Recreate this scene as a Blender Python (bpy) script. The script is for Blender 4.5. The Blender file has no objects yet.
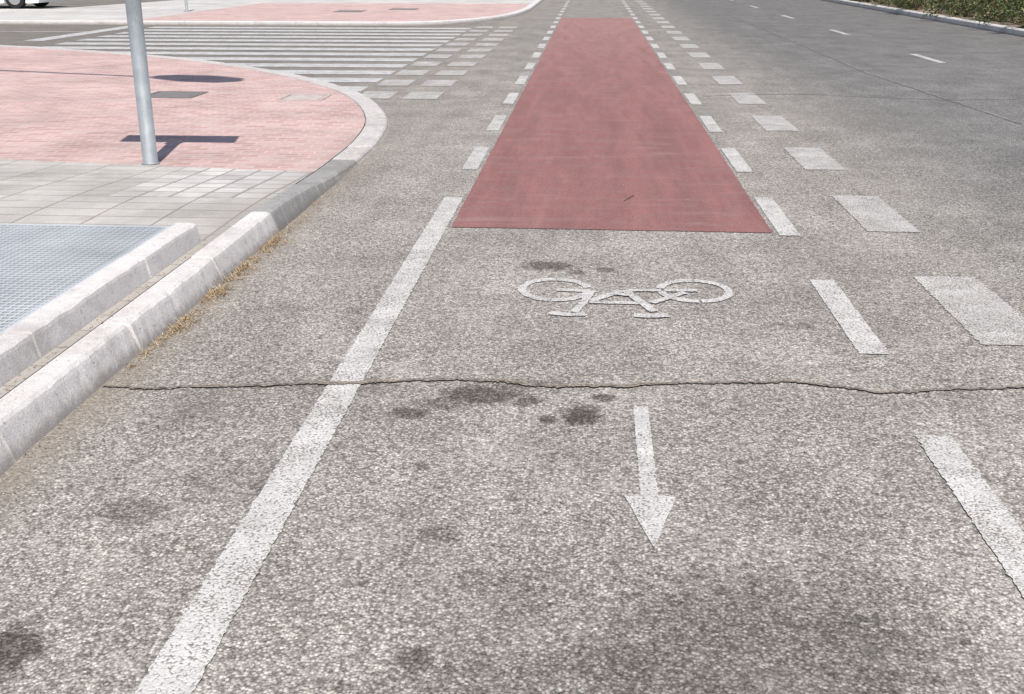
import bpy, math, random
import numpy as np
from mathutils import Vector
random.seed(7); rng=np.random.default_rng(7)
scene=bpy.context.scene
scene.view_settings.view_transform='Standard'; scene.view_settings.look='None'; scene.view_settings.exposure=0

# ---------------------------------------------------------------- helpers
class M:
    def __init__(s,name,rough=.9,metal=0.0,spec=.3):
        s.m=bpy.data.materials.new(name); s.m.use_nodes=True
        s.nt=s.m.node_tree; s.b=s.nt.nodes['Principled BSDF']
        s.b.inputs['Roughness'].default_value=rough; s.b.inputs['Metallic'].default_value=metal
        s.b.inputs['Specular IOR Level'].default_value=spec
        s.tc=s.nt.nodes.new('ShaderNodeTexCoord').outputs['Object']
        s._sep=None
    def link(s,a,b): s.nt.links.new(a,b)
    def put(s,sock,v):
        if isinstance(v,bpy.types.NodeSocket): s.link(v,sock)
        elif v is not None: sock.default_value=v
    def sep(s):
        if not s._sep:
            n=s.nt.nodes.new('ShaderNodeSeparateXYZ'); s.link(s.tc,n.inputs[0]); s._sep=n
        return s._sep.outputs
    def math(s,op,a,b=None,c=None,clamp=False):
        n=s.nt.nodes.new('ShaderNodeMath'); n.operation=op; n.use_clamp=clamp
        s.put(n.inputs[0],a); s.put(n.inputs[1],b)
        if c is not None: s.put(n.inputs[2],c)
        return n.outputs[0]
    def scalevec(s,v):
        n=s.nt.nodes.new('ShaderNodeVectorMath'); n.operation='MULTIPLY'; s.link(s.tc,n.inputs[0]); n.inputs[1].default_value=v
        return n.outputs[0]
    def noise(s,scale,detail=2,rough=.5,vec=None):
        n=s.nt.nodes.new('ShaderNodeTexNoise'); n.inputs['Scale'].default_value=scale
        n.inputs['Detail'].default_value=detail; n.inputs['Roughness'].default_value=rough
        s.link(vec or s.tc,n.inputs['Vector']); return n.outputs['Fac']
    def vor(s,scale,feature='F1',vec=None):
        n=s.nt.nodes.new('ShaderNodeTexVoronoi'); n.feature=feature; n.inputs['Scale'].default_value=scale
        s.link(vec or s.tc,n.inputs['Vector']); return n.outputs
    def ramp(s,f,stops):
        n=s.nt.nodes.new('ShaderNodeValToRGB'); s.put(n.inputs[0],f)
        e=n.color_ramp.elements
        while len(e)<len(stops): e.new(.5)
        for i,(p,c) in enumerate(stops):
            e[i].position=p
            if not isinstance(c,(tuple,list)): c=(c,c,c)
            e[i].color=(*c,1)
        return n.outputs[0]
    def rng(s,f,a,b,c=0,d=1,smooth=True):
        n=s.nt.nodes.new('ShaderNodeMapRange'); n.interpolation_type='SMOOTHSTEP' if smooth else 'LINEAR'
        s.put(n.inputs[0],f)
        for i,v in enumerate((a,b,c,d)): n.inputs[1+i].default_value=v
        return n.outputs[0]
    def mix(s,f,a,b,t='MIX'):
        n=s.nt.nodes.new('ShaderNodeMix'); n.data_type='RGBA'; n.blend_type=t
        def col(v): return (*v,1) if isinstance(v,(tuple,list)) else v
        s.put(n.inputs[0],f); s.put(n.inputs[6],col(a)); s.put(n.inputs[7],col(b)); return n.outputs[2]
    def mul(s,col,f):
        n=s.nt.nodes.new('ShaderNodeVectorMath'); n.operation='SCALE'; s.link(col,n.inputs[0]); s.put(n.inputs[3],f); return n.outputs[0]
    def bump(s,h,strength=.5,dist=.004):
        n=s.nt.nodes.new('ShaderNodeBump'); n.inputs['Strength'].default_value=strength; n.inputs['Distance'].default_value=dist
        s.link(h,n.inputs['Height']); s.link(n.outputs[0],s.b.inputs['Normal'])
    def color(s,c): s.put(s.b.inputs['Base Color'],(*c,1) if isinstance(c,(tuple,list)) else c)

def new_obj(name,verts,faces,mat,smooth=False,parent=None):
    me=bpy.data.meshes.new(name); me.from_pydata([tuple(v) for v in verts],[],faces); me.update()
    if smooth:
        for p in me.polygons: p.use_smooth=True
    o=bpy.data.objects.new(name,me); scene.collection.objects.link(o)
    if mat: me.materials.append(mat)
    if parent: o.parent=parent
    return o
class MB:
    def __init__(s): s.v=[]; s.f=[]
    def add(s,vs,fs):
        b=len(s.v); s.v+=list(vs); s.f+=[tuple(i+b for i in f) for f in fs]
    def box(s,x0,x1,y0,y1,z0,z1):
        s.add([(x0,y0,z0),(x1,y0,z0),(x1,y1,z0),(x0,y1,z0),(x0,y0,z1),(x1,y0,z1),(x1,y1,z1),(x0,y1,z1)],
              [(0,3,2,1),(4,5,6,7),(0,1,5,4),(1,2,6,5),(2,3,7,6),(3,0,4,7)])
    def obj(s,name,mat,**k): return new_obj(name,s.v,s.f,mat,**k)
def strip(mb,pts,w,z,step=.012,jit=.0022):
    """painted stroke along a polyline with slightly ragged edges and ends"""
    P=[]
    for a,b in zip(pts[:-1],pts[1:]):
        a=np.array(a,float); b=np.array(b,float); n=max(1,int(np.linalg.norm(b-a)/step))
        for i in range(n): P.append(a+(b-a)*i/n)
    P.append(np.array(pts[-1],float)); P=np.array(P)
    T=np.gradient(P,axis=0); T/=np.linalg.norm(T,axis=1)[:,None]+1e-9
    N=np.stack([-T[:,1],T[:,0]],1); n=len(P)
    j1=rng.normal(0,jit,n); j2=rng.normal(0,jit,n)
    L=P+N*(w/2+j1)[:,None]; R=P-N*(w/2+j2)[:,None]
    vs=[(*L[i],z) for i in range(n)]+[(*R[i],z) for i in range(n)]
    fs=[(i,n+i,n+i+1,i+1) for i in range(n-1)]
    for e,sg in ((0,-1),(n-1,1)):
        k=max(3,int(w/.012)); base=len(vs)
        for j in range(k+1):
            q=L[e]+(R[e]-L[e])*j/k; vs.append((*q,z))
            vs.append((*(q+T[e]*sg*(abs(rng.normal(0,jit*1.2))+1e-4)),z))
        for j in range(k):
            f=(base+2*j,base+2*j+2,base+2*j+3,base+2*j+1); fs.append(f if sg>0 else f[::-1])
    mb.add(vs,fs)

# ---------------------------------------------------------------- asphalt shader
STAINS=[(-.37,3.71,.16,.10,.85),(-.60,3.52,.08,.05,.7),(0,3.55,.08,.10,.92),(.08,3.71,.045,.05,.85),(-.2,3.66,.06,.05,.75),(-.25,3.83,.2,.05,.45),
 (-.12,3.5,.04,.04,.8),(-.50,3.62,.12,.06,.5),(-.19,5.52,.14,.10,.75),(.1,5.46,.06,.05,.6),(-.05,5.4,.05,.05,.55),(-1.285,2.75,.11,.09,.55),(-.385,2.68,.07,.05,.5),(-1.32,2.05,.10,.12,.85),
 (-.366,2.1,.06,.05,.6),(-1.05,2.95,.2,.16,.3),(.42,2.18,.46,.34,.50),(-.1,2.42,.22,.16,.2),(.70,2.42,.22,.2,.25),(.2,2.1,.3,.15,.55),
 (-.15,1.95,.35,.2,.3),(-.9,3.75,.35,.08,.3),(.95,4.6,.05,.05,.5),(-.5,3.1,.03,.025,.6),(.85,4.62,.03,.03,.6),
 (-1.4,3.5,.14,.2,.25),(-1.0,4.6,.12,.25,.2),(.5,3.2,.02,.02,.6),(-.2,2.9,.02,.02,.6),(.9,3.0,.025,.02,.5)]
def asphalt(m,stains=True):
    X,Y,_=m.sep()
    v=m.vor(116); v2=m.vor(235)
    sp=m.nt.nodes.new('ShaderNodeSeparateColor'); m.link(v['Color'],sp.inputs[0]); rnd=sp.outputs[0]
    sp2=m.nt.nodes.new('ShaderNodeSeparateColor'); m.link(v2['Color'],sp2.inputs[0])
    stone=m.ramp(rnd,[(0,(.085,.079,.072)),(.25,(.18,.169,.156)),(.5,(.305,.286,.264)),(.85,(.40,.378,.35)),(1,(.56,.53,.49))])
    gap=m.rng(v['Distance'],.30,.70,1.03,.36)
    # some zones are worn smooth, others open-grained
    nw=m.noise(2.1,4,.7)
    gap=m.math('ADD',gap,m.math('MULTIPLY',m.math('SUBTRACT',.9,gap),m.rng(nw,.45,.7,0,.6)))
    c=m.mul(stone,gap)
    c=m.mix(.30,c,m.ramp(sp2.outputs[0],[(0,(.06,.057,.053)),(.5,(.235,.22,.203)),(1,(.47,.445,.41))]))
    n1=m.noise(26,3,.75); n2=m.noise(1.3,4,.65); n3=m.noise(4,2,.6,m.scalevec((1,.18,1)))
    f=m.math('MULTIPLY',m.rng(n1,.25,.75,.80,1.20),m.rng(n2,.3,.7,.86,1.12))
    f=m.math('MULTIPLY',f,m.rng(n3,.3,.7,.93,1.07))
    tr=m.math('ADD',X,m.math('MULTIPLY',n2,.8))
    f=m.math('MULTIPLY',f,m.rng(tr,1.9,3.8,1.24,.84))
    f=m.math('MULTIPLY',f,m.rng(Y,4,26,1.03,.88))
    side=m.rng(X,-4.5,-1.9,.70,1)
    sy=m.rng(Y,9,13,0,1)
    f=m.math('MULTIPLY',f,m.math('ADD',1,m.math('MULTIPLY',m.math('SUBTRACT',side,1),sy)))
    c=m.mul(c,f)
    warm=m.mix(m.rng(tr,2,4,0,1),(1.04,1.0,.955),(1.0,1.0,1.0))
    c=m.mix(1,c,warm,'MULTIPLY')
    d=m.math('ADD',X,m.math('MULTIPLY',m.math('SUBTRACT',m.noise(9,4,.7),.5),.35))
    g=m.rng(d,-1.82,-1.55,.8,0)
    g=m.math('MULTIPLY',g,m.rng(Y,8,10,1,.25))
    c=m.mix(g,c,m.ramp(m.noise(70,3,.7),[(.3,(.10,.083,.066)),(.7,(.40,.34,.27))]))
    if stains:
        nz=m.math('MULTIPLY',m.math('SUBTRACT',m.noise(17,5,.75),.5),2.4)
        tot=None
        for cx,cy,rx,ry,s in STAINS:
            a=m.math('MULTIPLY',m.math('SUBTRACT',X,cx),1/rx); b=m.math('MULTIPLY',m.math('SUBTRACT',Y,cy),1/ry)
            r=m.math('SQRT',m.math('ADD',m.math('MULTIPLY',a,a),m.math('MULTIPLY',b,b)))
            k=m.rng(m.math('ADD',r,nz),.55,1.25,s,0)
            tot=k if tot is None else m.math('MAXIMUM',tot,k)
        c=m.mix(tot,c,m.mul(m.mix(1,c,(1.06,.98,.92),'MULTIPLY'),.24))
    h=m.math('ADD',m.rng(v['Distance'],.2,.7,1,0),m.math('MULTIPLY',rnd,.6))
    return c,h,v,rnd,n1,n2
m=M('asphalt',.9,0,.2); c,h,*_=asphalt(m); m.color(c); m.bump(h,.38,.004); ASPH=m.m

def paint(name,base,wear,spread=.16):
    m=M(name,.75,0,.3); c,h,v,rnd,n1,n2=asphalt(m,False)
    w=m.math('ADD',m.math('MULTIPLY',v['Distance'],.60),m.math('MULTIPLY',m.noise(5,4,.75),.6))
    w=m.math('ADD',w,m.math('MULTIPLY',m.noise(110,3,.75),.75))
    mask=m.rng(w,wear,wear+spread,0,.9)
    dirt=m.rng(m.noise(3.5,5,.75),.3,.7,.80,1.06)
    pc=m.mix(m.rng(m.noise(55,3,.7),.3,.7),tuple(b*.80 for b in base),base)
    pc=m.mul(pc,dirt)
    m.color(m.mix(mask,pc,c)); m.bump(h,.4,.004); return m.m
WHITE=paint('white_road_paint',(.66,.63,.59),.96)
WHITE_OLD=paint('worn_white_road_paint',(.62,.59,.55),.87,.22)
WHITE_SYM=paint('white_symbol_paint',(.66,.63,.595),.98)
WHITE_Z=paint('zebra_paint',(.64,.625,.60),.96,.2)

# red lane surfacing
m=M('red_lane_coating',.85,0,.2); c,h,v,rnd,n1,n2=asphalt(m,False)
X,Y,_=m.sep()
red=m.ramp(m.noise(140,3,.7),[(.32,(.175,.075,.070)),(.68,(.33,.155,.143))])
n=m.noise(1.6,5,.65,m.scalevec((2.2,.22,1)))
red=m.mul(red,m.rng(n,.3,.7,.84,1.18))
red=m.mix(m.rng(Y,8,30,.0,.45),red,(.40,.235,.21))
w=m.math('ADD',m.math('MULTIPLY',v['Distance'],.5),m.math('MULTIPLY',m.noise(5,5,.7),.9))
red=m.mix(m.rng(w,.68,1.0,0,.7),red,m.mix(.5,c,(.18,.10,.093)))
red=m.mix(m.rng(m.noise(2.4,5,.7,m.scalevec((.5,2,1))),.5,.75,0,.38),red,(.34,.24,.215))
red=m.mix(m.rng(m.noise(1.2,5,.7,m.scalevec((2.5,.3,1))),.48,.7,0,.4),red,(.155,.085,.08))
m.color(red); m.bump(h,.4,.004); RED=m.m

def concrete(name,lo,hi,dirt=.5):
    m=M(name,.9,0,.2)
    c=m.ramp(m.noise(5,6,.75),[(.3,lo),(.7,hi)])
    c=m.mul(c,m.rng(m.noise(160,2,.6),.3,.7,.86,1.08))
    c=m.mix(m.rng(m.noise(2.2,6,.75),.50,.72,0,dirt),c,tuple(x*b for x,b in zip(lo,(.55,.53,.50))))
    c=m.mix(m.rng(m.noise(13,5,.75),.58,.70,0,.35),c,tuple(x*.5 for x in lo))
    c=m.mix(m.rng(m.noise(45,3,.6),.63,.70,0,.6),c,tuple(x*.4 for x in lo))
    X,Y,Z=m.sep()
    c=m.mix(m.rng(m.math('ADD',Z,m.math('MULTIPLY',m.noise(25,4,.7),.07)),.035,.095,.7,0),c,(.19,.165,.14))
    m.color(c); m.bump(m.math('ADD',m.noise(120,4,.7),m.math('MULTIPLY',m.noise(12,3),.8)),.6,.005); return m.m
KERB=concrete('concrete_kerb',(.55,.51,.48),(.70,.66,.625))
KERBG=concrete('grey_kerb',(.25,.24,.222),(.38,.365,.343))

# ---------------------------------------------------------------- ground and road
m=M('dry_ground',.95); m.color(m.ramp(m.noise(.8,6,.7),[(.3,(.16,.13,.09)),(.7,(.30,.25,.18))])); DIRT0=m.m
mb=MB(); mb.add([(-900,-900,-.012),(900,-900,-.012),(900,900,-.012),(-900,900,-.012)],[(0,1,2,3)]); mb.obj('ground',DIRT0)
mb=MB(); mb.add([(-60,-40,0),(8.8,-40,0),(8.8,260,0),(-60,260,0)],[(0,1,2,3)])
mb.add([(13.3,-40,0),(22,-40,0),(22,260,0),(13.3,260,0)],[(0,1,2,3)]); mb.obj('road',ASPH)

# red bike lane
mb=MB()
ys=np.linspace(6.34,31,900); n=len(ys)
L=[(-.80+rng.normal(0,.003),y,.004) for y in ys]; R=[(1.075+rng.normal(0,.003),y,.004) for y in ys]
L[0]=(-.80,6.34,.004); R[0]=(1.075,6.34,.004)
k=140
xs=np.linspace(-.80,1.075,k)
mb.add(L+R,[(i,n+i,n+i+1,i+1) for i in range(n-1)])
near=[(x,min(6.338,6.345-.02*(x+.8)/1.9-abs(rng.normal(0,.004))),.004) for x in xs]; nin=[(x,6.34,.004) for x in xs]
mb.add(near+nin,[(i,i+1,k+i+1,k+i) for i in range(k-1)])
mb.obj('red_bike_lane',RED)

# markings
mb=MB(); strip(mb,[(-.893,-6),(-.888,7.2)],.124,.004); mb.obj('edge_line',WHITE)
mb=MB()
for i in range(60):
    y=8.22+2.0*i; strip(mb,[(-.893,y),(-.893,y+1.05)],.12,.0045)
mb.obj('bike_lane_dashed_line',WHITE)
mb=MB()
for i in range(-4,60):
    y=4.25+2.01*i+(.12 if i==-1 else 0); strip(mb,[(1.165,y),(1.165,y+1.08)],.12,.0045)
mb.obj('bike_lane_dashed_line',WHITE)
mb=MB()
for i in range(-4,60):
    y=4.40+2.0*i; strip(mb,[(1.785,y),(1.785,y+1.03)],.305,.004,jit=.004)
mb.obj('wide_dashed_line',WHITE_OLD)
mb=MB()
for i in range(-4,25):
    y=17.7+6.7*i; strip(mb,[(5.37,y),(5.37,y+1.7)],.12,.004)
mb.obj('lane_dashed_line',WHITE)

# arrow
mb=MB(); strip(mb,[(.205,3.63),(.203,2.95)],.052,.004,jit=.0014)
hd=[(.125,2.938),(.160,2.944),(.203,2.953),(.245,2.944),(.280,2.936),(.262,2.86),(.240,2.79),(.222,2.71),(.201,2.635),(.186,2.70),(.164,2.79),(.146,2.86)]
mb.add([(x+rng.normal(0,.0012),y,.0044) for x,y in hd],[tuple(range(len(hd)))[::-1]]); mb.obj('arrow_marking',WHITE_SYM)

# bicycle symbol (upside down for us)
mb=MB(); z=[.004]
def st(pts,w=.034):
    z[0]+=.0002; strip(mb,pts,w,z[0],step=.012,jit=.002)
def ell(cx,cy,rx,ry,w=.033,a0=0,a1=360):
    z[0]+=.0002
    vs=[];N=max(8,int(72*(a1-a0)/360))
    for i in range(N+1):
        a=math.radians(a0+(a1-a0)*i/N); ca,sa=math.cos(a),math.sin(a); j=rng.normal(0,.0022); q=rng.normal(0,.0022)
        vs.append((cx+(rx+j)*ca,cy+(ry+j)*sa,z[0])); vs.append((cx+(rx-w+q)*ca,cy+(ry-w*1.35+q)*sa,z[0]))
    mb.add(vs,[(2*i,2*i+2,2*i+3,2*i+1) for i in range(N)])
for a0,a1 in ((12,88),(91,264),(267,345)): ell(-.145,5.08,.178,.20,.038,a0,a1)
for a0,a1 in ((-84,86),(89,172),(188,272)): ell(.522,5.10,.182,.20,.038,a0,a1)
st([(-.135,5.07),(.02,5.06)],.048); st([(.03,5.06),(-.005,4.87),(-.05,4.72)],.038)
st([(-.155,4.70),(-.08,4.68),(.0,4.69)],.048); st([(0.02,4.88),(.26,4.875)],.042)
st([(.03,4.90),(.17,5.07)],.044); st([(.19,5.08),(.31,4.75)],.044); st([(.22,4.69),(.30,4.685),(.37,4.70)],.058)
st([(.20,5.08),(.36,5.09)],.04); st([(.38,5.09),(.53,5.10)],.045); st([(.31,4.88),(.47,5.06)],.038); st([(.13,5.02),(.23,4.99)],.034)
mb.obj('bicycle_marking',WHITE_SYM)

# zebra + bike crossing squares
mb=MB()
for i in range(13):
    y=13.3+1.03*i; strip(mb,[(-9.6-.05*i,y+.25),(-2.75,y+.25)],.54,.004,step=.06,jit=.006)
mb.obj('zebra_crossing',WHITE_Z)
mb=MB()
for i in range(11):
    y=12.6+1.35*i
    for x in (-2.48,-1.93):
        strip(mb,[(x,y),(x,y+.72)],.40,.004,jit=.005)
mb.obj('bike_crossing_marking',WHITE_OLD)
mb=MB(); strip(mb,[(-10.8,21.4),(-10.8,26.6)],.4,.004,jit=.006); strip(mb,[(-11,24.2),(-40,24.8)],.12,.004,step=.2); mb.obj('stop_line',WHITE_Z)

# cracks
def ribbon(name,pts,w,z,mat,fade=False):
    P=[]
    for a,b in zip(pts[:-1],pts[1:]):
        a=np.array(a);b=np.array(b);n=max(2,int(np.linalg.norm(b-a)/.008))
        for i in range(n): P.append(a+(b-a)*i/n)
    P=np.array(P); n=len(P)
    wk=np.cumsum(rng.normal(0,.0026,n)); wk-=np.convolve(np.pad(wk,(30,30),'edge'),np.ones(61)/61,'valid')
    T=np.gradient(P,axis=0); T/=np.linalg.norm(T,axis=1)[:,None]; N=np.stack([-T[:,1],T[:,0]],1)
    P=P+N*wk[:,None]
    fd=np.clip(1.15-.12*np.abs(P[:,0]-.2),.25,1) if fade else np.ones(n)
    def env():
        q=np.abs(np.convolve(rng.normal(0,1,n+24),np.ones(25)/5,'valid')); q2=np.abs(rng.normal(0,1,n))
        return fd*w*(.12+.6*q+.5*q2)*.5
    a,b=env(),env()
    mbb=MB(); mbb.add([(*(P[i]+N[i]*a[i]),z) for i in range(n)]+[(*(P[i]-N[i]*b[i]),z) for i in range(n)],[(i,n+i,n+i+1,i+1) for i in range(n-1)])
    return mbb.obj(name,mat), P
m=M('crack_dust',.95); m.color(m.ramp(m.noise(110,4,.75),[(.3,(.06,.05,.04)),(.5,(.24,.20,.16)),(.7,(.50,.43,.35))])); DUST=m.m
m=M('crack_core',.95); m.color(m.ramp(m.noise(6,4,.7),[(.45,(.05,.043,.036)),(.62,(.22,.185,.15))])); DARK=m.m  # uneven dark brown for the narrow core of the crack
m=M('seam_filler',.95); m.color(m.ramp(m.noise(3,5,.7),[(.35,(.14,.135,.13)),(.6,(.24,.23,.215))])); SEAM=m.m
cr=[(-1.78,3.684),(-1.52,3.679),(-1.312,3.734),(-.943,3.77),(-.76,3.803),(-.577,3.847),(-.311,3.835),(-.085,3.80),(.212,3.84),(.437,3.876),(.737,3.907),(.951,3.871),(1.084,3.821),(1.312,3.866),(1.631,3.918),(2.4,3.93),(4,4.05),(8.7,4.2)]
def crack(pts,w,mat=DUST,gw=.13,fade=False):
    o,P=ribbon('road_crack',pts,w,.0075,mat,fade)
    n=len(P); mbb=MB(); ww=w*gw*np.abs(rng.normal(.6,.7,n))
    mbb.add([(P[i][0],P[i][1]+ww[i],.0079) for i in range(n)]+[(P[i][0],P[i][1]-ww[i],.0079) for i in range(n)],[(i,n+i,n+i+1,i+1) for i in range(n-1)])
    c=mbb.obj('crack_gap',DARK); c.parent=o
crack(cr,.021,fade=True)
crack([(1.3,13.1),(2.4,13.4),(4,12.9),(6,13.3)],.02,SEAM)
ribbon('road_seam',[(4.15,11),(3.85,16),(3.9,24),(3.9,60)],.03,.005,SEAM)

# ---------------------------------------------------------------- kerb path
ctrl=[(-1.79,-6),(-1.79,2),(-1.79,5),(-1.79,7.1),(-1.775,8.4),(-1.80,9.5),(-1.965,10.8),(-2.4,12.3),(-3.02,13.6),(-3.97,15.0),(-5.3,16.5),(-7.3,18.1),(-10.9,20.0),(-18,22.0),(-34,23.4)]
def catmull(c,step=.02):
    c=[np.array(p,float) for p in c]; c=[2*c[0]-c[1]]+c+[2*c[-1]-c[-2]]; out=[]
    for i in range(1,len(c)-2):
        n=max(4,int(np.linalg.norm(c[i+1]-c[i])/step))
        for k in range(n):
            t=k/n; out.append(.5*((2*c[i])+(-c[i-1]+c[i+1])*t+(2*c[i-1]-5*c[i]+4*c[i+1]-c[i+2])*t*t+(-c[i-1]+3*c[i]-3*c[i+1]+c[i+2])*t**3))
    out.append(c[-2]); return np.array(out)
path=catmull(ctrl)
S=np.concatenate([[0],np.cumsum(np.linalg.norm(np.diff(path,axis=0),axis=1))])
def at(s):
    p=np.array([np.interp(s,S,path[:,0]),np.interp(s,S,path[:,1])])
    q=np.array([np.interp(s+.05,S,path[:,0]),np.interp(s+.05,S,path[:,1])]); q2=np.array([np.interp(s-.05,S,path[:,0]),np.interp(s-.05,S,path[:,1])])
    t=(q-q2); t/=np.linalg.norm(t); return p,np.array([-t[1],t[0]])
def sm(t): t=min(1,max(0,t)); return t*t*(3-2*t)
def zf(y): return .12-.085*sm((y-6.1)/2.3)
def wf(y): return .15+.07*sm((y-6.5)/2)
def kerb_block(mb,s0,s1,z_of,w_of,rr=.014,dz=0,base=-.05,off=0):
    n=max(2,int((s1-s0)/.05)); secs=[]
    ss=[s0,s0+.008]+[s0+(s1-s0)*i/n for i in range(1,n)]+[s1-.008,s1]; n=len(ss)-1
    for i,s in enumerate(ss):
        p,N=at(s); z=z_of(p[1])+dz; w=w_of(p[1]); b0=.25*z
        j=rng.normal(0,.0014); chip=abs(rng.normal(0,.0025))+(.012*rng.random() if rng.random()<.08 else 0)
        e=.009 if i in (0,n) else 0; g=.006 if i in (0,n) else 0
        prof=[(-.008+off+g,base),(-.006+off+g,0),(b0+off+j+g,z-rr*1.6-chip),(b0+rr*.5+off+j+g,z-rr*.6-chip-e*.6),(b0+rr*1.5+chip,z-e),(w-.008,z-e),(w,z-.010),(w,base)]
        secs.append([(*(p+N*a),b) for a,b in prof])
    k=8; vs=[v for sc in secs for v in sc]; fs=[]
    for i in range(n):
        for j in range(k-1): fs.append((i*k+j,i*k+j+1,(i+1)*k+j+1,(i+1)*k+j))
    fs.append(tuple(range(k))); fs.append(tuple(n*k+j for j in reversed(range(k))))
    mb.add(vs,fs)
mb=MB(); mg=MB()
s=np.interp(3.04,path[:,1],S)-1.035*8
while s<S[-1]-1.2:
    y=at(s)[0][1]; L=1.035 if y<7 else (.62 if y<20 else 1.0)
    tgt=mg if 6.0<y<8.0 else mb
    kerb_block(tgt,s+.004,s+L-.004,zf,wf,dz=random.uniform(-.004,.004),off=random.uniform(-.004,.004)); s+=L
ko=mb.obj('kerb',KERB); kg=mg.obj('grey_kerb_stones',KERBG); kg.parent=ko
# ---------------------------------------------------------------- pavement
m=M('paving_tiles',.9,0,.25); X,Y,_=m.sep()
def brick(m,vec,w,h,c1,c2,mortar,ms,off=.5,bias=0):
    n=m.nt.nodes.new('ShaderNodeTexBrick'); m.link(vec,n.inputs['Vector']); n.inputs['Scale'].default_value=1
    n.inputs['Brick Width'].default_value=w; n.inputs['Row Height'].default_value=h; n.inputs['Mortar Size'].default_value=ms
    n.inputs['Mortar Smooth'].default_value=.2; n.inputs['Bias'].default_value=bias; n.offset=off
    n.inputs['Color1'].default_value=(*c1,1); n.inputs['Color2'].default_value=(*c2,1); n.inputs['Mortar'].default_value=(*mortar,1)
    return n.outputs
def pinkpav(m):
    pk=brick(m,m.tc,.20,.10,(.42,.25,.222),(.53,.36,.325),(.52,.435,.395),.009)
    pc=m.mul(pk['Color'],m.rng(m.noise(1.1,5,.7),.3,.7,.86,1.14))
    pc=m.mix(m.rng(m.noise(2.3,5,.7),.42,.72,0,.6),pc,(.51,.41,.37))
    return m.mul(pc,m.rng(m.noise(150,2),.3,.7,.88,1.12)),pk
pc,pk=pinkpav(m)
gk=brick(m,m.tc,.40,.20,(.41,.38,.34),(.49,.455,.415),(.27,.245,.215),.007,0)
gc=m.mul(gk['Color'],m.rng(m.noise(1.5,5,.7),.3,.7,.82,1.12)); gc=m.mul(gc,m.rng(m.noise(180,2),.3,.7,.88,1.1))
tk=brick(m,m.tc,.20,.20,(.57,.53,.495),(.44,.41,.38),(.30,.275,.245),.012,0)
tm=m.math('MULTIPLY',m.math('GREATER_THAN',X,-3.0),m.math('GREATER_THAN',Y,6.6))
gc=m.mix(tm,gc,m.mul(tk['Color'],m.rng(m.noise(3,5,.7),.3,.7,.8,1.1)))
bl=m.math('ADD',m.math('MULTIPLY',m.math('MAXIMUM',X,-6.0),-.17),7.5)
pm=m.math('GREATER_THAN',Y,bl)
pc=m.mix(m.rng(m.noise(.8,6,.75),.5,.7,0,.3),pc,(.30,.23,.20)); gc=m.mix(m.rng(m.noise(1.9,6,.75),.5,.72,0,.5),gc,(.25,.222,.19))
# dust washed up against the road side of the paving
dd=m.rng(m.math('ADD',X,m.math('MULTIPLY',m.noise(6,5,.7),.5)),-1.95,-1.6,0,.6)
pc=m.mix(dd,pc,(.34,.29,.245)); gc=m.mix(dd,gc,(.28,.245,.205))
m.color(m.mix(pm,gc,pc))
hb=m.mix(pm,gk['Fac'],pk['Fac']); m.bump(m.math('ADD',m.math('MULTIPLY',hb,-1.2),m.math('MULTIPLY',m.noise(200,3),.4)),.5,.004)
PAV=m.m
vs=[];cnt=0;s=0
while s<S[-1]:
    p,N=at(s); q=p+N*(wf(p[1])+.006); z=zf(q[1])-.006
    vs+= [(q[0],q[1],z),(min(-6,q[0]-.5),q[1]-0,z),(-60,q[1],z)]; cnt+=1; s+=.15
fs=[]
for i in range(cnt-1):
    fs+=[(3*i,3*i+3,3*i+4,3*i+1),(3*i+1,3*i+4,3*i+5,3*i+2)]
new_obj('pavement',vs,fs,PAV)

# far pavement (beyond side street)
fctrl=[(-34,27.2),(-20,27.0),(-11,26.9),(-6,26.9),(-4,27.2),(-2.9,28.6),(-2.2,31),(-1.9,34.5),(-1.85,40),(-1.85,70),(-1.85,150)]
fpath=catmull(fctrl,.1)
def offs(P,d):
    T=np.gradient(P,axis=0); T/=np.linalg.norm(T,axis=1)[:,None]; return P+np.stack([-T[:,1],T[:,0]],1)*d
m=M('far_pavement',.9); pc,pk=pinkpav(m); X,Y,_=m.sep()
gk=brick(m,m.tc,.40,.40,(.46,.43,.39),(.54,.51,.475),(.34,.31,.28),.008,0)
gc=m.mul(gk['Color'],m.rng(m.noise(.5,5,.7),.3,.7,.85,1.12))
pm=m.math('MULTIPLY',m.math('GREATER_THAN',X,-11.2),m.math('MULTIPLY',m.math('LESS_THAN',Y,38.5),m.math('GREATER_THAN',Y,27.3)))
m.color(m.mix(pm,gc,pc)); FPAV=m.m
inn=offs(fpath,.2); n=len(inn)
vs=[(x,y,.085) for x,y in inn]
vs2=[]
for i,(x,y) in enumerate(inn):
    t=i/(n-1); vs2.append((-34.5,27.6+(150-27.6)*t,.085))
new_obj('pavement',vs+vs2,[(i,i+1,n+i+1,n+i) for i in range(n-1)],FPAV)
prof=[(0,-.05),(.02,.075),(.04,.092),(.195,.092),(.2,.05)]
secs=[offs(fpath,a) for a,_ in prof]; vs=[]
for i in range(n):
    for j,(a,b) in enumerate(prof): vs.append((secs[j][i][0],secs[j][i][1],b))
fs=[(i*5+j,i*5+j+1,(i+1)*5+j+1,(i+1)*5+j) for i in range(n-1) for j in range(4)]
new_obj('kerb',vs,fs,KERB)
mb=MB(); mb.add([(-34.4,33.6,.089),(-16.2,33.6,.089),(-14.6,45,.089),(-34.4,45,.089)],[(0,1,2,3)]); mb.obj('parking_area',ASPH)

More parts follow.
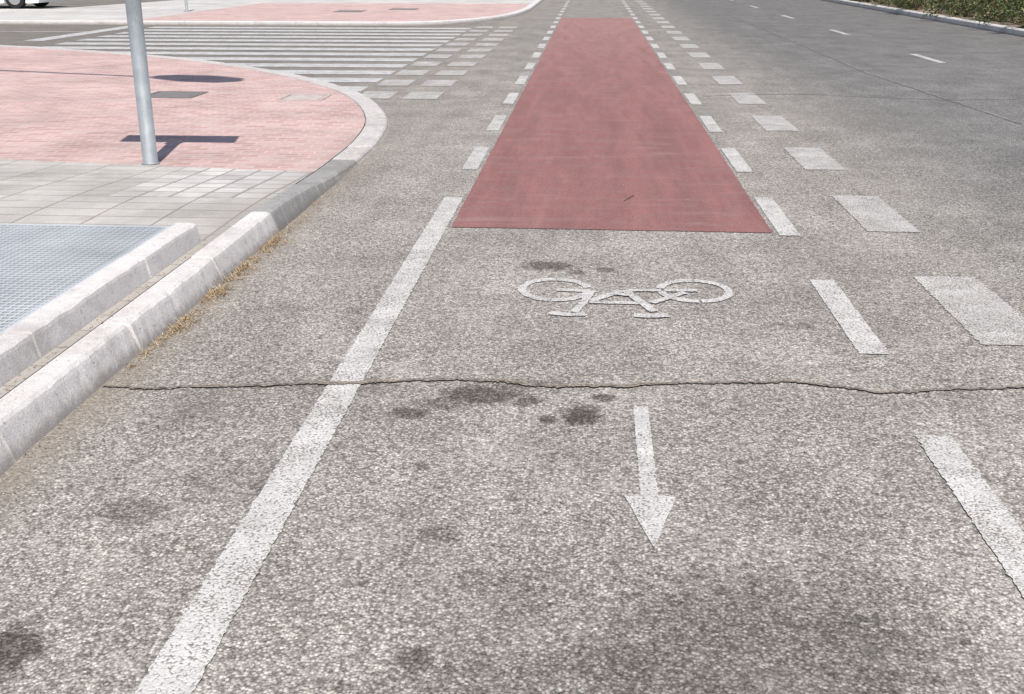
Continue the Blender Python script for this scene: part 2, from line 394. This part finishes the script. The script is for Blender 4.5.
# manhole covers
m=M('cast_iron_cover',.7,.3); m.color(m.ramp(m.vor(60)['Distance'],[(.2,(.16,.14,.13)),(.7,(.26,.235,.22))])); IRON=m.m
m=M('concrete_cover',.9); m.color(m.ramp(m.noise(8,4),[(.3,(.40,.34,.30)),(.7,(.50,.44,.40))])); CC=m.m
def cover(x,y,w,d,z,mat):
    mb=MB(); mb.box(x-w/2,x+w/2,y-d/2,y+d/2,z-.02,z+.004)
    mb.box(x-w/2-.05,x+w/2+.05,y-d/2-.05,y-d/2-.012,z-.02,z+.006); mb.box(x-w/2-.05,x+w/2+.05,y+d/2+.012,y+d/2+.05,z-.02,z+.006)
    mb.box(x-w/2-.05,x-w/2-.012,y-d/2,y+d/2,z-.02,z+.006); mb.box(x+w/2+.012,x+w/2+.05,y-d/2,y+d/2,z-.02,z+.006); mb.obj('manhole_cover',mat)
cover(-4.75,12.55,.5,.5,.032,IRON); cover(-3.2,12.4,.4,.45,.032,CC)
cover(-6.9,32.5,.7,.9,.088,IRON); cover(-5.6,34.0,.7,.8,.088,IRON)

# inner raised kerb + grate
mb=MB()
js=[-.6,.45,1.52,2.6,3.68,4.76,5.47]
def profblock(mb,x0,x1,y0,y1,zb,zt,r=.012,bat=.0):
    n=max(1,int((y1-y0)/.06)); secs=[]; yl=[y0,y0+.008]+[y0+(y1-y0)*i/n for i in range(1,n)]+[y1-.008,y1]; n=len(yl)-1
    for i,y in enumerate(yl):
        c=abs(rng.normal(0,.0025))+(.010*rng.random() if rng.random()<.08 else 0)
        e=.009 if i in (0,n) else 0
        secs.append([(x1-e*.6,y,zb),(x1-bat-e*.6,y,zt-r*1.5-c),(x1-bat-r*.4,y,zt-r*.4-c-e*.6),(x1-bat-r*1.3-c,y,zt-e),(x0+r,y,zt-e),(x0,y,zt-r),(x0,y,zb)])
    k=7; mb.add([v for q in secs for v in q],[(i*k+j,i*k+j+1,(i+1)*k+j+1,(i+1)*k+j) for i in range(n) for j in range(k-1)]+[tuple(range(k)),tuple(n*k+k-1-j for j in range(k))])
for a,b in zip(js[:-1],js[1:]): profblock(mb,-2.135,-1.985,a+.004,b-.004,.05,.213+random.uniform(-.003,.003),bat=.03)
mb.obj('grate_kerb',KERB)
m=M('galvanised_steel',.55,.15,.4); m.color(m.ramp(m.noise(2,6,.75),[(.3,(.42,.43,.44)),(.7,(.60,.61,.615))])); GAL=m.m
m=M('painted_pit_shade',.95); m.color((.10,.10,.10)); PIT=m.m  # shade under the grate, put in as a flat dark colour
gx0,gx1,gy0,gy1,gz=-7.2,-2.145,-.6,5.47,.185
root=bpy.data.objects.new('metal_grate',None); scene.collection.objects.link(root)
mb=MB(); sp=.036
x=gx0+.04
while x<gx1-.04: mb.box(x-.004,x+.004,gy0+.03,gy1-.03,gz-.028,gz-.0015); x+=sp
mb.obj('bearing_bars',GAL,parent=root)
mb=MB(); y=gy0+.04
while y<gy1-.03: mb.box(gx0+.03,gx1-.03,y-.005,y+.005,gz-.02,gz); y+=sp
mb.obj('cross_bars',GAL,parent=root)
mb=MB(); mb.box(gx0,gx1,gy0,gy0+.03,gz-.06,gz+.004); mb.box(gx0,gx1,gy1-.03,gy1,gz-.06,gz+.004)
mb.box(gx0,gx0+.03,gy0+.03,gy1-.03,gz-.06,gz+.004); mb.box(gx1-.03,gx1,gy0+.03,gy1-.03,gz-.06,gz+.004)
mb.obj('frame',GAL,parent=root)
mb=MB(); mb.box(gx0,gx1,gy0,gy1,.1,.142); mb.obj('pit_shade_sheet',PIT,parent=root)  # dark sheet hiding the paving; its colour stands in for shade below the bars

# ---------------------------------------------------------------- poles
def tube(mb,pts,r,seg=20):
    P=[Vector(p) for p in pts]; n=len(P); vs=[]
    for i,p in enumerate(P):
        t=(P[min(n-1,i+1)]-P[max(0,i-1)]).normalized(); a=t.orthogonal().normalized() if abs(t.z)<.99 else Vector((1,0,0)); c=t.cross(a)
        rr=r[i] if isinstance(r,(list,tuple)) else r
        for k in range(seg):
            an=2*math.pi*k/seg; vs.append(tuple(p+a*math.cos(an)*rr+c*math.sin(an)*rr))
    fs=[(i*seg+k,i*seg+(k+1)%seg,(i+1)*seg+(k+1)%seg,(i+1)*seg+k) for i in range(n-1) for k in range(seg)]
    fs+=[tuple(range(seg)),tuple((n-1)*seg+k for k in reversed(range(seg)))]
    mb.add(vs,fs)
m=M('pole_steel',.6,.15,.4); c=m.ramp(m.noise(9,5,.7),[(.3,(.24,.26,.27)),(.7,(.35,.37,.38))]); c=m.mix(m.rng(m.noise(2,5,.7,m.scalevec((6,6,1))),.5,.7,0,.5),c,(.21,.21,.20)); m.color(c); POLE=m.m
m=M('sign_back',.5,.2); m.color(m.ramp(m.noise(5),[(.3,(.38,.39,.40)),(.7,(.45,.46,.47))])); SB=m.m
m=M('sign_face',.4); m.color(m.ramp(m.noise(5),[(.3,(.04,.12,.42)),(.7,(.05,.14,.46))])); SF=m.m
px,py=-3.31,8.12
root=bpy.data.objects.new('road_sign',None); scene.collection.objects.link(root)
mb=MB(); tube(mb,[(px,py,.02),(px,py,2.6)],.055,28); tube(mb,[(px,py,2.6),(px,py,2.615)],.06); tube(mb,[(px,py,.03),(px,py,.042)],.068); o=mb.obj('pole',POLE,parent=root,smooth=False)
for p in o.data.polygons: p.use_smooth=len(p.vertices)==4
mb=MB(); mb.box(px-.50,px+.50,py+.075,py+.10,1.9,2.55); mb.obj('panel',SB,parent=root)
mb=MB(); mb.box(px-.48,px+.48,py+.1005,py+.103,1.92,2.53); mb.obj('panel_face',SF,parent=root)
mb=MB(); mb.box(px-.07,px+.07,py-.06,py+.074,1.98,2.02); mb.box(px-.07,px+.07,py-.06,py+.074,2.33,2.37); mb.obj('brackets',POLE,parent=root)
root=bpy.data.objects.new('street_lamp',None); scene.collection.objects.link(root)
hx,hy,hz=-4.3,10.1,8.0
mb=MB(); bx,by=-9.5,11.8
arm=[(bx,by,0)]+[(bx,by,z) for z in (1,3,5,7)]
for t in np.linspace(0,1,12): arm.append((bx+(hx-.3-bx)*t, by+(hy-by)*t, 7.6+ .5*math.sin(t*math.pi/2)))
tube(mb,arm,[.11,.10,.09,.08,.075]+[.05]*12); mb.obj('mast',POLE,parent=root,smooth=True)
mb=MB(); tube(mb,[(hx-.65,hy+.26,hz+.1),(hx-.5,hy+.2,hz+.1),(hx,hy,hz+.1),(hx+.5,hy-.22,hz+.1),(hx+.65,hy-.29,hz+.1)],[.08,.24,.36,.28,.08],24)
mb.obj('lantern',SB,parent=root,smooth=True)
root=bpy.data.objects.new('bollard_post',None); scene.collection.objects.link(root)
mb=MB(); tube(mb,[(-11.5,32,.08),(-11.5,32,2.4)],.04); tube(mb,[(-11.5,32,2.4),(-11.5,32,2.43)],.05); tube(mb,[(-11.5,32,.083),(-11.5,32,.11)],.09); mb.obj('post',POLE,parent=root,smooth=True)

# ---------------------------------------------------------------- parked car
m=M('white_car_paint',.25,0,.6); m.color(m.ramp(m.noise(3),[(.3,(.76,.77,.78)),(.7,(.82,.83,.84))])); CP=m.m
m=M('tyre_rubber',.8); m.color(m.ramp(m.noise(30),[(.3,(.015,.015,.015)),(.7,(.03,.03,.03))])); TY=m.m
m=M('window_glass',.08,0,.8); m.color((.03,.035,.04)); GL=m.m
m=M('alloy',.35,.8); m.color((.5,.5,.52)); AL=m.m
car=bpy.data.objects.new('parked_car',None); scene.collection.objects.link(car)
prof=[(-2.1,.35),(-2.12,.6),(-2.02,.85),(-1.75,.95),(-1.35,1.42),(-.3,1.5),(.5,1.42),(1.15,1.0),(1.85,.86),(2.1,.65),(2.12,.38)]
def arch(cx): return [(cx+.35*math.cos(a),.30+.35*math.sin(a)) for a in np.linspace(-.4,math.pi+.4,12)]
bottom=[(2.06,.17),(1.75,.15)]+arch(1.33)+[(.9,.15),(-.9,.15)]+arch(-1.32)+[(-1.75,.15),(-2.04,.18)]
pl=prof+bottom; N=len(pl); mb=MB()
ins=lambda z:.0 if z<.9 else (z-.9)*.35
vs=[]
for side in (-1,1):
    for x,z in pl: vs.append((x,side*(.86-ins(z)),z))
mb.add(vs,[(i,(i+1)%N,N+(i+1)%N,N+i) for i in range(N)]+[tuple(range(N)),tuple(2*N-1-i for i in range(N))]); mb.obj('body',CP,parent=car)
mb=MB()
for sd in (-1,1):
    w=[(-1.5,1.0),(-1.22,1.36),(-.3,1.43),(-.3,1.0)]; w2=[(-.22,1.0),(-.22,1.43),(.45,1.36),(.98,1.0)]
    for q in (w,w2): mb.add([(x,sd*(.865-ins(z)),z) for x,z in q],[(0,1,2,3)])
mb.add([(1.12,-.72,1.03),(1.12,.72,1.03),(.56,.64,1.40),(.56,-.64,1.40)],[(0,1,2,3)]); mb.obj('windows',GL,parent=car)
mb=MB(); mr=MB()
for cx in (1.33,-1.32):
    for sd in (-1,1):
        tube(mb,[(cx,sd*.64,.30),(cx,sd*.66,.30),(cx,sd*.84,.30),(cx,sd*.86,.30)],[.27,.30,.30,.27],28)
        tube(mr,[(cx,sd*.80,.30),(cx,sd*.868,.30)],[.19,.19],20)
mb.obj('tyres',TY,parent=car); mr.obj('rims',AL,parent=car)
mb=MB(); mb.box(2.0,2.13,-.6,.6,.30,.42); mb.box(2.0,2.11,-.8,-.5,.62,.74); mb.box(2.0,2.11,.5,.8,.62,.74); mb.obj('grille_and_lights',GL,parent=car)
car.location=(-18.6,34.3,.09)

# ---------------------------------------------------------------- median
m=M('median_soil',.95); m.color(m.ramp(m.noise(5,6,.75),[(.3,(.16,.12,.08)),(.7,(.36,.29,.20))])); m.bump(m.noise(20,5),.8,.03); SOIL=m.m
mb=MB(); ny=120; yy=np.linspace(-40,260,ny)
mb.add([(8.94,y,.12) for y in yy]+[(13.15,y,.12) for y in yy],[(i,ny+i,ny+i+1,i+1) for i in range(ny-1)]); mb.obj('median_soil',SOIL)
mb=MB()
y=-40
while y<200:
    for a,b in ((8.78,8.93),(13.16,13.31)):
        mb.add([(a,y+.006,-.05),(a,y+.006,.115),(a+.025,y+.006,.14),(b,y+.006,.14),(b,y+.006,-.05),(a,y+.994,-.05),(a,y+.994,.115),(a+.025,y+.994,.14),(b,y+.994,.14),(b,y+.994,-.05)],
          [(j,j+1,j+6,j+5) for j in range(4)]+[(0,1,2,3,4),(9,8,7,6,5)])
    y+=1
mb.obj('kerb',KERB)
m=M('shrub_leaves',.7,0,.3)
oi=m.nt.nodes.new('ShaderNodeNewGeometry')
c=m.ramp(oi.outputs['Random Per Island'],[(0,(.035,.055,.018)),(.5,(.09,.12,.04)),(.85,(.17,.18,.07)),(1,(.32,.25,.14))])
c=m.mix(m.rng(m.noise(.9,3),.5,.72,0,.5),c,(.27,.22,.11)); m.color(c); LEAF=m.m
m=M('shrub_stems',.9); m.color((.14,.10,.07)); STEM=m.m
V=[];F=[]; mbs=MB()
def leaves(cx,cy,r,h,n):
    nc=10; cl=[(cx+rng.normal(0,r*.45),cy+rng.normal(0,r*.45),.12+h*rng.uniform(.2,.85),r*rng.uniform(.25,.45)) for _ in range(nc)]
    for c in cl: tube(mbs,[(cx,cy,.1),(c[0],c[1],c[2])],.012,5)
    for _ in range(n):
        c=cl[rng.integers(nc)]; d=rng.normal(0,1,3); d/=np.linalg.norm(d); p=np.array(c[:3])+d*c[3]*rng.uniform(.5,1.05)
        p[2]=max(.13,p[2]); a=rng.normal(0,1,3); a/=np.linalg.norm(a); b=np.cross(a,rng.normal(0,1,3)); b/=np.linalg.norm(b)
        s=rng.uniform(.025,.055); k=len(V)
        V.extend([tuple(p-a*s),tuple(p+b*s*.4),tuple(p+a*s),tuple(p-b*s*.4)]); F.append((k,k+1,k+2,k+3))
y=12
while y<75:
    for row in (9.55,10.5,11.8):
        near=1 if 20<y<50 else .4
        leaves(row+rng.normal(0,.15),y+rng.normal(0,.3),rng.uniform(.50,.80),rng.uniform(.5,1.1),int((1200 if row<10.3 else 700)*near))
    y+=rng.uniform(.7,1.1)
sh=new_obj('shrubs',V,F,LEAF); st2=mbs.obj('stems',STEM); st2.parent=sh

# ---------------------------------------------------------------- gutter weeds, pebbles, twig
m=M('dry_weeds',.9); gi=m.nt.nodes.new('ShaderNodeNewGeometry')
m.color(m.ramp(gi.outputs['Random Per Island'],[(0,(.20,.13,.07)),(.5,(.39,.28,.16)),(1,(.53,.43,.29))])); WE=m.m
V=[];F=[]
def blade(x,y,z,hh,flat):
    a=rng.uniform(0,6.28); w=rng.uniform(.001,.0026); l=hh; dx,dy=math.cos(a),math.sin(a); up=rng.uniform(.02,.3) if flat else rng.uniform(.4,1.0)
    k=len(V); V.extend([(x-dy*w,y+dx*w,z),(x+dy*w,y-dx*w,z),(x+dx*l*.6+dy*w*.6,y+dy*l*.6-dx*w*.6,z+l*up*.7),(x+dx*l,y+dy*l,z+l*up)]); F.append((0+k,1+k,2+k,3+k))
for _ in range(380):
    y=rng.choice([rng.uniform(4.15,6.3),rng.uniform(3.9,7.2),rng.normal(4.4,.12),rng.normal(5.3,.12),rng.normal(5.9,.10),rng.normal(4.9,.06)])
    x=-1.775+abs(rng.normal(0,.032))
    for _ in range(rng.integers(2,12)): blade(x+rng.normal(0,.012),y+rng.normal(0,.016),.002,rng.uniform(.01,.032),rng.random()<.6)
for _ in range(160):
    blade(-1.965+rng.normal(0,.012),rng.uniform(2.5,5.5),.115,rng.uniform(.01,.03),True)
new_obj('dry_weeds',V,F,WE)
m=M('pebbles',.9); gi=m.nt.nodes.new('ShaderNodeNewGeometry')
m.color(m.ramp(gi.outputs['Random Per Island'],[(0,(.10,.09,.08)),(.6,(.34,.31,.28)),(1,(.55,.51,.47))])); PB=m.m
V=[];F=[]
for i in range(1300):
    if i<720: x=-1.78+abs(rng.normal(0,.10)); y=rng.uniform(1.8,9)
    else: x=rng.uniform(-1.7,2.6); y=rng.uniform(1.8,9)
    r=rng.uniform(.0015,.0048); k=len(V)
    j=lambda: rng.uniform(.6,1.2)*r
    V.extend([(x+j(),y,.003),(x,y+j(),.003),(x-j(),y,.003),(x,y-j(),.003),(x,y,.003+j())]); F.extend([(k,k+1,k+4),(k+1,k+2,k+4),(k+2,k+3,k+4),(k+3,k,k+4)])
new_obj('pebbles',V,F,PB)
mb=MB(); tube(mb,[(.24,7.15,.010),(.27,7.2,.014),(.29,7.28,.011),(.31,7.31,.009)],.003,6); mb.obj('twig',STEM)

# ---------------------------------------------------------------- light
EL=62; d=Vector((-.09,math.cos(math.radians(EL)),-math.sin(math.radians(EL))))
sun=bpy.data.lights.new('sun','SUN'); sun.energy=5.0; sun.angle=math.radians(.53); sun.color=(1,.96,.92)
so=bpy.data.objects.new('sun',sun); scene.collection.objects.link(so); so.rotation_euler=d.to_track_quat('-Z','Y').to_euler(); so.location=(0,-10,20)
w=bpy.data.worlds.new('World'); scene.world=w; w.use_nodes=True
sk=w.node_tree.nodes.new('ShaderNodeTexSky'); sk.sky_type='NISHITA'; sk.sun_disc=False; sk.sun_elevation=math.radians(EL); sk.sun_rotation=math.radians(170)
bg=w.node_tree.nodes['Background']; bg.inputs[1].default_value=.12; w.node_tree.links.new(sk.outputs[0],bg.inputs[0])
# ---------------------------------------------------------------- camera
cd=bpy.data.cameras.new('camera'); cd.sensor_width=36; cd.lens=36*1100/1024; cd.clip_end=3000; cd.clip_start=.05
co=bpy.data.objects.new('camera',cd); scene.collection.objects.link(co); co.location=(0,0,1.5)
co.rotation_euler=(math.radians(90-19.43),0,math.radians(3.97)); scene.camera=co
